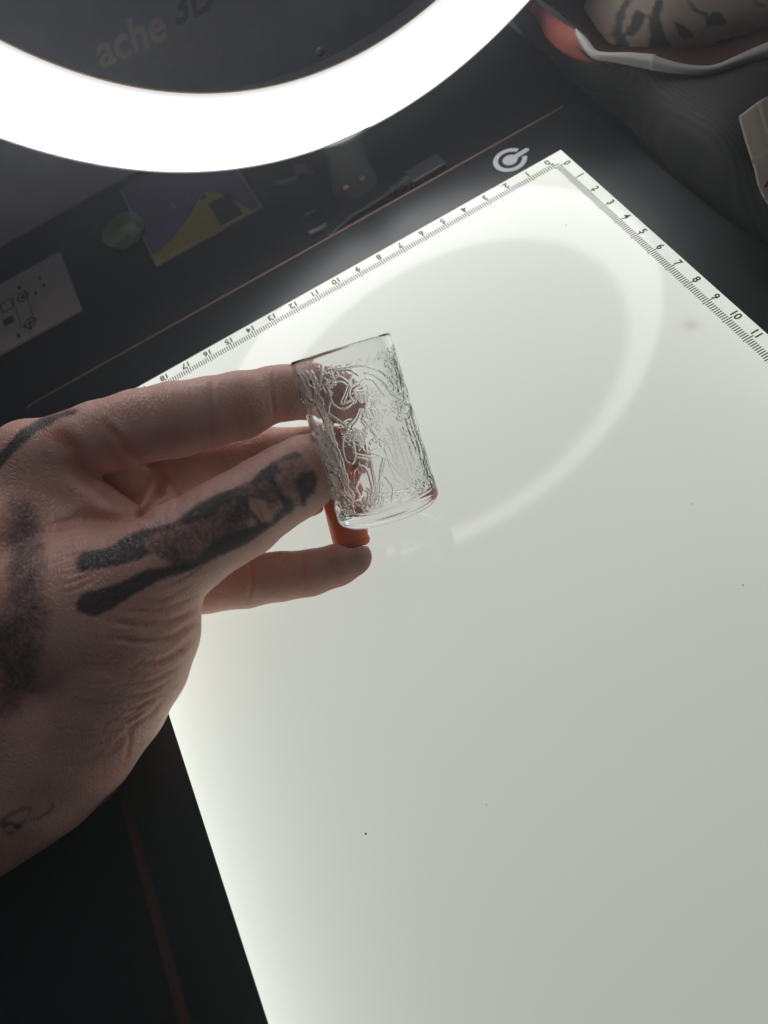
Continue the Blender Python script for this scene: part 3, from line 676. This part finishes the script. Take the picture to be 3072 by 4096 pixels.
# rim (rounded), then inside wall down to the cavity floor; foot: rounded heel, slightly domed base
inner_rows = []
for a in np.linspace(0, math.pi, 9)[1:]:       # from outer edge over the lip to the inner wall
    inner_rows.append(ringrow(.12-.09*math.sin(a), RT-WT/2+WT/2*math.cos(a)))
for h in np.linspace(.2, GH-.62, 30): inner_rows.append(ringrow(h, RT-WT+.016*h))
ri_ = RT-WT+.016*(GH-.62)
for a in np.linspace(0, math.pi/2, 8)[1:]: inner_rows.append(ringrow(GH-.62+.22*math.sin(a), ri_-.22+.22*math.cos(a)))
for r in (.8,.45,.15,.005): inner_rows.append(ringrow(GH-.40, r))
foot_rows = []
for a in np.linspace(0, math.pi/2, 12)[1:]: foot_rows.append(ringrow(GH-HEEL+HEEL*math.sin(a), RB-HEEL+HEEL*math.cos(a)))
for r, dh in ((1.25,.0),(1.12,-.07),(.9,-.11),(.2,-.12),(.005,-.12)): foot_rows.append(ringrow(GH+dh, r))
allrows = np.concatenate([np.array(inner_rows[::-1]), P, np.array(foot_rows)], 0); nr = len(allrows)
i, j = np.meshgrid(np.arange(nr-1), np.arange(NT), indexing='ij'); j2 = (j+1) % NT
Fq = np.stack([(i*NT+j).ravel(), ((i+1)*NT+j).ravel(), ((i+1)*NT+j2).ravel(), (i*NT+j2).ravel()], 1)
gv = allrows.reshape(-1,3); gc0 = gv.mean(0)
_t = gv[Fq]-gc0
if (_t[:,0]*np.cross(_t[:,1], _t[:,2])).sum()+(_t[:,0]*np.cross(_t[:,2], _t[:,3])).sum() < 0: Fq = Fq[:, ::-1]
gm, nt, b = mat('clear_pressed_glass')
b.inputs['Base Color'].default_value=(.985,.99,.99,1); b.inputs['Roughness'].default_value=.0; b.inputs['Transmission Weight'].default_value=1.0; b.inputs['IOR'].default_value=1.5
glass = mesh_np('drinking_glass', allrows.reshape(-1,3), Fq.copy(), gm)
tag(glass, 'small clear glass tumbler pressed with fine line ornament, held in the fingers', 'glass')

# orange tube between glass and little finger
A_ = at(1340,1870,23.5); B_ = at(1418,2196,22.7); dax = (B_-A_)/np.linalg.norm(B_-A_)
om, nt, b = mat('orange_plastic'); b.inputs['Base Color'].default_value=(.74,.19,.06,1); b.inputs['Roughness'].default_value=.4
b.inputs['Subsurface Weight'].default_value=.9; b.inputs['Subsurface Radius'].default_value=(1,.3,.12); b.inputs['Subsurface Scale'].default_value=.006
m = MB(); m.lathe(A_, dax, [(.01,0),(.62,0),(.68,.06),(.68,2.7),(.73,2.84),(.70,2.98),(.62,3.04),(.01,3.04)], n=48)
tag(m.obj('orange_tube', om, smooth=True), 'short orange plastic tube wedged between the glass and the little finger', 'tube')

# ------------------------------------------------------------------ hand: smooth union of tapered limbs, meshed with surface nets
#HAND
HZ = {}
def K(px, py, z, r): return (np.array([(px-1536)/F*z, (py-2048)/F*z, z]), r*z/F)
chains = dict(
 index=[(130,1850,20.6,150),(400,1745,20.3,140),(560,1705,20.2,146),(700,1680,20.3,150),(840,1650,20.6,140),(960,1622,21.0,134),(1090,1578,21.6,110),(1140,1572,21.8,110),(1230,1566,22.2,110),(1330,1585,22.7,110),(1385,1600,22.9,88)],
 middle=[(300,1960,21.8,150),(560,1905,22.0,120),(760,1865,22.3,122),(900,1850,22.7,122),(1060,1830,23.1,120),(1230,1822,23.4,114),(1330,1815,23.6,104),(1400,1830,23.7,86)],
 ring=[(320,2080,22.8,150),(560,2010,23.0,118),(800,2000,23.4,116),(980,2005,23.7,112),(1160,2006,23.9,110),(1260,2005,24.0,106),(1330,2005,24.1,90)],
 little=[(330,2330,22.6,180),(620,2345,22.2,135),(820,2335,22.1,118),(980,2322,22.1,110),(1120,2306,22.2,99),(1250,2294,22.3,96),(1360,2268,22.4,95),(1424,2252,22.5,90)],
 thumb=[(330,2440,19.3,300),(560,2330,19.2,235),(740,2190,19.3,192),(880,2105,19.5,178),(960,2060,19.6,176),(1060,1990,19.9,163),(1150,1935,20.2,158),(1230,1885,20.5,147),(1290,1850,20.8,125)],
 thenar=[(330,2440,19.3,300),(520,2520,19.3,272),(490,2640,19.3,262),(420,2790,19.4,250),(300,2960,19.6,250),(150,3090,19.8,262),(-60,3240,20.0,250),(-300,3420,20.2,250),(-700,3700,20.6,280)],
 back=[(60,1900,20.6,150),(60,2150,20.4,240),(60,2450,20.2,330),(20,2800,20.2,360),(-60,3080,20.2,330)],
 palm=[(200,2050,21.8,210),(250,2350,21.6,260),(260,2700,21.4,280),(200,2950,21.2,260)],
 hypothenar=[(330,2330,22.6,200),(420,2600,22.3,230),(440,2800,22.0,225),(330,2980,21.5,230),(150,3100,21,240)],
 web=[(110,1800,20.3,120),(230,1900,20.2,95),(380,2000,20.1,80),(520,2090,19.9,75)],
 web3=[(150,1950,20.6,150),(260,2120,20.3,150),(360,2230,20.0,150)],
 web2=[(380,1800,21.4,110),(500,1880,21.4,105),(545,1960,21.6,90),(500,2060,21.9,100)],
)
RX = np.array([-15.5,-5.2,16.2]); RX1 = np.array([.2,11.2,25.6]); VX = .062
dims = np.ceil((RX1-RX)/VX).astype(int)
field = np.full(dims, 2.0, np.float32)
axs = [RX[k]+VX*np.arange(dims[k]) for k in range(3)]
KS = dict(web3=.5, index=.10, middle=.2, ring=.2, little=.25, thumb=.35, thenar=.5, back=.7, palm=.7, hypothenar=.6, web=.3, web2=.12)
def smin(a, b_, k):
    h = np.clip(.5+.5*(b_-a)/k, 0, 1); return b_*(1-h)+a*h-k*h*(1-h)
for nm, ch in chains.items():
    cf = None
    pts = [K(*q) for q in ch]
    lo = np.min([p-r for p, r in pts], 0)-1.2; hi = np.max([p+r for p, r in pts], 0)+1.2
    ia = np.clip(((lo-RX)/VX).astype(int), 0, dims); ib = np.clip(((hi-RX)/VX).astype(int)+1, 0, dims)
    if np.any(ib-ia < 2): continue
    sl = tuple(slice(ia[k], ib[k]) for k in range(3))
    G = np.stack(np.meshgrid(*[axs[k][sl[k]] for k in range(3)], indexing='ij'), -1).astype(np.float32)
    cf = np.full(G.shape[:3], 9.0, np.float32)
    for (a, ra), (b_, rb) in zip(pts[:-1], pts[1:]):
        ab = (b_-a).astype(np.float32); t = np.clip(((G-a.astype(np.float32))@ab)/float(ab@ab), 0, 1); d_ = np.linalg.norm(G-a.astype(np.float32)-t[...,None]*ab, axis=-1)-(ra+(rb-ra)*(t*t*(3-2*t)*.5+t*.5))
        cf = smin(cf, d_, .12)
    field[sl] = smin(field[sl], cf.astype(np.float32), KS[nm])
# soft contact with the glass and the tube: the pads flatten against them
G0, G1 = w2c(GR), GAc
ext = [slice(None)]*3
cyl_lo = np.array([-4.5,-6,17.5]); ia = np.clip(((cyl_lo-RX)/VX).astype(int), 0, dims); sl = tuple(slice(ia[k], dims[k]) for k in range(3))
G = np.stack(np.meshgrid(*[axs[k][sl[k]] for k in range(3)], indexing='ij'), -1)
hx = (G-G0)@G1; rad = np.linalg.norm(G-G0-hx[...,None]*G1, axis=-1)
dcyl = np.maximum(rad-(RT+(RB-RT)*np.clip(hx/GH,0,1)+.035), np.maximum(-hx, hx-GH)-.02)
field[sl] = -smin(-field[sl], dcyl.astype(np.float32), .06)
TA, TB = w2c(A_), dax@RM.T
hx = (G-TA)@TB; rad = np.linalg.norm(G-TA-hx[...,None]*TB, axis=-1)
dt = np.maximum(rad-.71, np.maximum(-hx, hx-3.06)); field[sl] = -smin(-field[sl], dt.astype(np.float32), .05)
# surface nets
sg = field < 0
def cube(a): return [a[i:a.shape[0]-1+i, j:a.shape[1]-1+j, k:a.shape[2]-1+k] for i in (0,1) for j in (0,1) for k in (0,1)]
cs = cube(sg); cnt = sum(c.astype(np.int8) for c in cs); act = (cnt > 0) & (cnt < 8)
idx = np.argwhere(act); vid = np.full(act.shape, -1, np.int64); vid[tuple(idx.T)] = np.arange(len(idx))
fv = np.stack([field[idx[:,0]+i, idx[:,1]+j, idx[:,2]+k] for i in (0,1) for j in (0,1) for k in (0,1)], 1)
off = np.array([(i,j,k) for i in (0,1) for j in (0,1) for k in (0,1)], float)
acc = np.zeros((len(idx),3)); wsum = np.zeros(len(idx))
for a in range(8):
    for b_ in range(a+1, 8):
        if np.abs(off[a]-off[b_]).sum() != 1: continue
        fa, fb = fv[:,a], fv[:,b_]; c = (fa < 0) != (fb < 0); t = np.where(c, fa/(fa-fb+1e-12), 0)
        acc += c[:,None]*(off[a]+(off[b_]-off[a])*t[:,None]); wsum += c
HV = RX+VX*(idx+acc/wsum[:,None])
faces = []
for ax_ in range(3):
    s0 = [slice(None)]*3; s1 = [slice(None)]*3; s0[ax_] = slice(0,-1); s1[ax_] = slice(1,None)
    e = sg[tuple(s0)] != sg[tuple(s1)]; E_ = np.argwhere(e); o1, o2 = [(1,2),(2,0),(0,1)][ax_]
    E_ = E_[(E_[:,o1] > 0) & (E_[:,o2] > 0) & (E_[:,o1] < act.shape[o1]) & (E_[:,o2] < act.shape[o2])]
    ins = sg[tuple(E_.T)]; q = []
    for (d1, d2) in ((-1,-1),(0,-1),(0,0),(-1,0)):
        c = E_.copy(); c[:,o1] += d1; c[:,o2] += d2; q.append(vid[tuple(c.T)])
    q = np.stack(q, 1); q[~ins] = q[~ins][:, ::-1]; faces.append(q)
HF = np.concatenate(faces); HF = HF[(HF >= 0).all(1)]
def vnormals(V_, F_):
    n_ = np.cross(V_[F_[:,2]]-V_[F_[:,0]], V_[F_[:,3]]-V_[F_[:,1]]); out = np.zeros_like(V_)
    for k in range(4): np.add.at(out, F_[:,k], n_)
    return out/(np.linalg.norm(out, axis=1, keepdims=True)+1e-12)
for _ in range(3):                      # light smoothing
    acc = np.zeros_like(HV); ct = np.zeros(len(HV))
    for k in range(4):
        np.add.at(acc, HF[:,k], HV[HF[:,(k+1)%4]]); np.add.at(ct, HF[:,k], 1); np.add.at(acc, HF[:,(k+1)%4], HV[HF[:,k]]); np.add.at(ct, HF[:,(k+1)%4], 1)
    HV = HV+.5*(acc/ct[:,None]-HV)
Nn = vnormals(HV, HF)
vol = (HV[HF[:,0]]*np.cross(HV[HF[:,1]], HV[HF[:,2]])).sum()
if vol < 0: HF = HF[:, ::-1]; Nn = -Nn
HP = HV[:, :2]/HV[:, 2:]*F+np.array([1536,2048])
face_f = np.clip(-(Nn*HV/np.linalg.norm(HV,axis=1,keepdims=True)).sum(1)*2.2, 0, 1)
# creases (px polyline, half width px, depth cm); negative depth raises a ridge
creases = [([(420,1690),(480,1760),(560,1845),(640,1850)],16,.10),([(150,1745),(250,1830),(350,1895),(470,1985),(570,2060)],-26,.0),
 ([(190,1720),(290,1800),(330,1880),(420,1960),(560,2050)],34,.14),([(1093,1470),(1088,1560),(1100,1690)],8,.035),([(850,1500),(845,1600),(850,1780)],14,.03),
 ([(600,1850),(640,1930),(575,2050),(590,2060)],16,.10),([(640,1880),(690,1960),(740,2010)],14,.10),([(200,2140),(330,2080),(470,2075),(600,2060)],26,.06),
 ([(430,2485),(560,2500),(690,2480),(800,2430)],12,.055),([(440,2545),(560,2565),(690,2545),(800,2470)],12,.065),([(520,2650),(620,2650),(700,2615),(765,2565)],12,.06),
 ([(470,2745),(600,2725),(720,2665)],9,.035),([(460,2790),(570,2780),(670,2735)],8,.03),([(440,2835),(540,2830),(650,2775)],8,.03),([(420,2880),(520,2870),(610,2830)],8,.03),([(400,2925),(490,2920),(570,2880)],7,.025),
 ([(655,2790),(600,2860),(520,2920),(400,3050)],9,.035),([(520,2925),(515,2980),(500,3060)],10,.03),([(240,3070),(330,3050),(420,3000)],14,.03),
 ([(700,2030),(760,2110),(830,2180)],7,.03),([(960,1950),(1010,2000),(1050,2075),(1060,2130)],5,.03),([(950,1990),(1010,2060),(1050,2110)],5,.025),([(1075,1910),(1110,1960),(1145,2050)],6,.03),([(1180,1900),(1200,1960),(1215,2030)],5,.025),
 ([(1000,2225),(1010,2320),(990,2420)],9,.035),([(1210,2210),(1220,2300),(1215,2390)],8,.035),([(560,2410),(650,2400),(760,2340)],8,.03),([(600,2360),(700,2330),(800,2270)],6,.025),([(520,2440),(640,2440),(790,2380)],7,.03)]
# many fine skin lines over the thumb ball and the thumb
for k in range(52):
    t = k/51; x = 330+rng.uniform(-40,70)-60*t; y = 2400+t*620; L_ = rng.uniform(260,430)*(1-.25*t); j = rng.uniform(-5,5)
    creases.append(([(x,y),(x+L_*.35,y+10+j),(x+L_*.7,y-8+j),(x+L_,y-(55+50*t))],rng.uniform(3.6,5.5),rng.uniform(.008,.022)))
for k in range(30):
    x = 180+rng.uniform(-30,30)+k*4; y = 2090+k*13+rng.uniform(-8,8)
    creases.append(([(x,y),(x+60,y-14),(x+130,y-rng.uniform(30,50))],rng.uniform(4,6),rng.uniform(.01,.025)))
for k in range(26):
    t = k/25; cx, cy = 600+t*560, 2240-t*360
    creases.append(([(cx-30,cy-70+rng.uniform(-20,20)),(cx+8,cy),(cx+30,cy+60+rng.uniform(-20,30))],rng.uniform(4,6),rng.uniform(.01,.022)))
disp = np.zeros(len(HV)); red = np.zeros(len(HV))
for P_, w_, dep in creases:
    if dep == 0: continue
    Q = spline(np.c_[np.array(P_, float), np.zeros(len(P_))], 10*(len(P_)-1)+1)[:, :2]
    lo, hi = Q.min(0)-3*abs(w_), Q.max(0)+3*abs(w_); sel = np.where((HP > lo).all(1) & (HP < hi).all(1) & (HV[:,2] < 24.5))[0]
    if len(sel) == 0: continue
    p = HP[sel]; dmin = np.full(len(sel), 1e9); tt = np.zeros(len(sel)); nq = len(Q)-1
    for q in range(nq):
        a, b_ = Q[q], Q[q+1]; ab = b_-a; t = np.clip(((p-a)@ab)/(ab@ab+1e-9), 0, 1); d_ = np.linalg.norm(p-a-t[:,None]*ab, axis=1)
        u_ = d_ < dmin; dmin[u_] = d_[u_]; tt[u_] = (q+t[u_])/nq
    tap = np.clip(np.minimum(tt, 1-tt)*5, .15, 1)
    x = dmin/w_; disp[sel] -= dep*tap*(np.exp(-x*x)-.35*np.exp(-(x-2.0)**2*1.2))
    red[sel] = np.maximum(red[sel], .5*np.exp(-x*x)*min(dep/.05,1))
HV = HV+Nn*(disp*face_f)[:,None]
# tattoos and painted shade, in the photograph's pixel grid
TP = []
def sc(P, s_, ox, oy): return [(ox+x*s_, oy+y*s_) for x, y in P]
TP += [(.9, [(300,2240),(325,2205),(434,2190),(500,2145),(600,2112),(700,2085),(750,2045),(830,1995),(930,1955),(1000,1925),(1050,1870),(1120,1825),(1185,1800),(1218,1828),(1175,1868),(1110,1890),(1060,1935),(990,1975),(900,2010),(850,2055),(760,2090),(700,2105),(620,2140),(560,2165),(610,2215),(560,2240),(450,2270),(312,2292)]),
       (.95, [(300,2405),(330,2378),(480,2330),(590,2275),(690,2262),(780,2250),(835,2190),(940,2130),(1020,2100),(1080,2085),(1140,2030),(1160,2040),(1100,2100),(1010,2160),(900,2215),(790,2275),(640,2320),(540,2375),(440,2440),(370,2470),(305,2445)]),
       (.62, [(940,1960),(1010,1935),(1080,1905),(1125,1945),(1130,2000),(1090,2040),(1060,2000),(1000,2000),(985,2060),(930,2090),(900,2040)]),
       (.5, [(560,2170),(640,2120),(720,2110),(770,2150),(740,2215),(640,2245),(600,2215)]),
       (.45, [(1100,1850),(1200,1830),(1250,1860),(1230,1880),(1140,1895)])]
TP += [(.8, [(1188,1925),(1205,1895),(1250,1878),(1274,1905),(1262,1965),(1235,2000),(1222,1975),(1205,1970)])]+stroke([(1195,1930),(1210,1975),(1222,2030)], 14)+stroke([(1135,1990),(1160,2015),(1165,2050)], 20)+stroke([(1085,1905),(1110,1965),(1150,2040)], 8)+stroke([(965,1985),(1010,2060),(1050,2100)], 9)
TP += [(.5, [(700,2105),(760,2090),(850,2055),(900,2010),(990,1975),(1000,2095),(940,2130),(835,2190),(780,2250),(690,2262),(640,2240),(620,2150)]),(.42, [(1060,1870),(1190,1830),(1240,1890),(1230,1990),(1170,2050),(1100,2080),(1050,2000)])][::1]
TP = TP[-2:]+TP[:-2]
TP += [(.9, [(-20,1815),(10,1800),(72,1726),(169,1664),(290,1638),(330,1645),(241,1674),(150,1730),(50,1810),(-20,1900)])]
INK_SHADE = [(.58, [(20,1960),(110,1960),(165,2030),(185,2250),(195,2500),(170,2720),(90,2860),(-40,2960),(-40,2500),(18,2480),(15,2050)])]  # left column: one soft tone painting ink and shade together
TP += stroke([(0,3290),(30,3262),(80,3238),(130,3225)], 12)+stroke([(130,3225),(110,3260),(85,3300),(40,3335),(15,3330)], 12)+stroke([(5,3310),(40,3290),(80,3310)], 14)+stroke([(125,3280),(170,3262),(215,3235),(210,3212),(190,3220)], 11)
tm = poly_mask(TP, -60,1600,1360,3420,4,12)
tink_shade = poly_mask(INK_SHADE, -160,1800,460,3120,8,40)
ink = np.maximum(sample(tm,-60,1600,4,HP), sample(tink_shade,-160,1800,8,HP))*(face_f > .02)*(HV[:,2] < 23)  # mask also carries the painted shade of the left column
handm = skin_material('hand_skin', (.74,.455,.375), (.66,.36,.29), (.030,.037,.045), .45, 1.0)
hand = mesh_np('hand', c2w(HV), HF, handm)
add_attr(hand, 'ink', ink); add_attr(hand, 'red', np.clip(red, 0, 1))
tag(hand, 'tattooed hand reaching in from the left and gripping the small glass between thumb and fingers', 'hand')
print('hand verts', len(HV))

# ------------------------------------------------------------------ added volume imitating camera glare round the ring light
GLARE_VEIL = .18
if GLARE_VEIL:
    hm = bpy.data.materials.new('glare_veil'); hm.use_nodes = True; nt = hm.node_tree
    for n_ in list(nt.nodes):
        if n_.type != 'OUTPUT_MATERIAL': nt.nodes.remove(n_)
    pv = nt.nodes.new('ShaderNodeVolumePrincipled'); pv.inputs['Color'].default_value=(.92,.95,1,1); pv.inputs['Density'].default_value=GLARE_VEIL; pv.inputs['Anisotropy'].default_value=.62
    nt.links.new(pv.outputs[0], nt.nodes['Material Output'].inputs['Volume'])
    m = MB(); m.box((10,0,-60), (320,320,240)); o = m.obj('glare_veil', hm); o['kind'] = 'stuff'
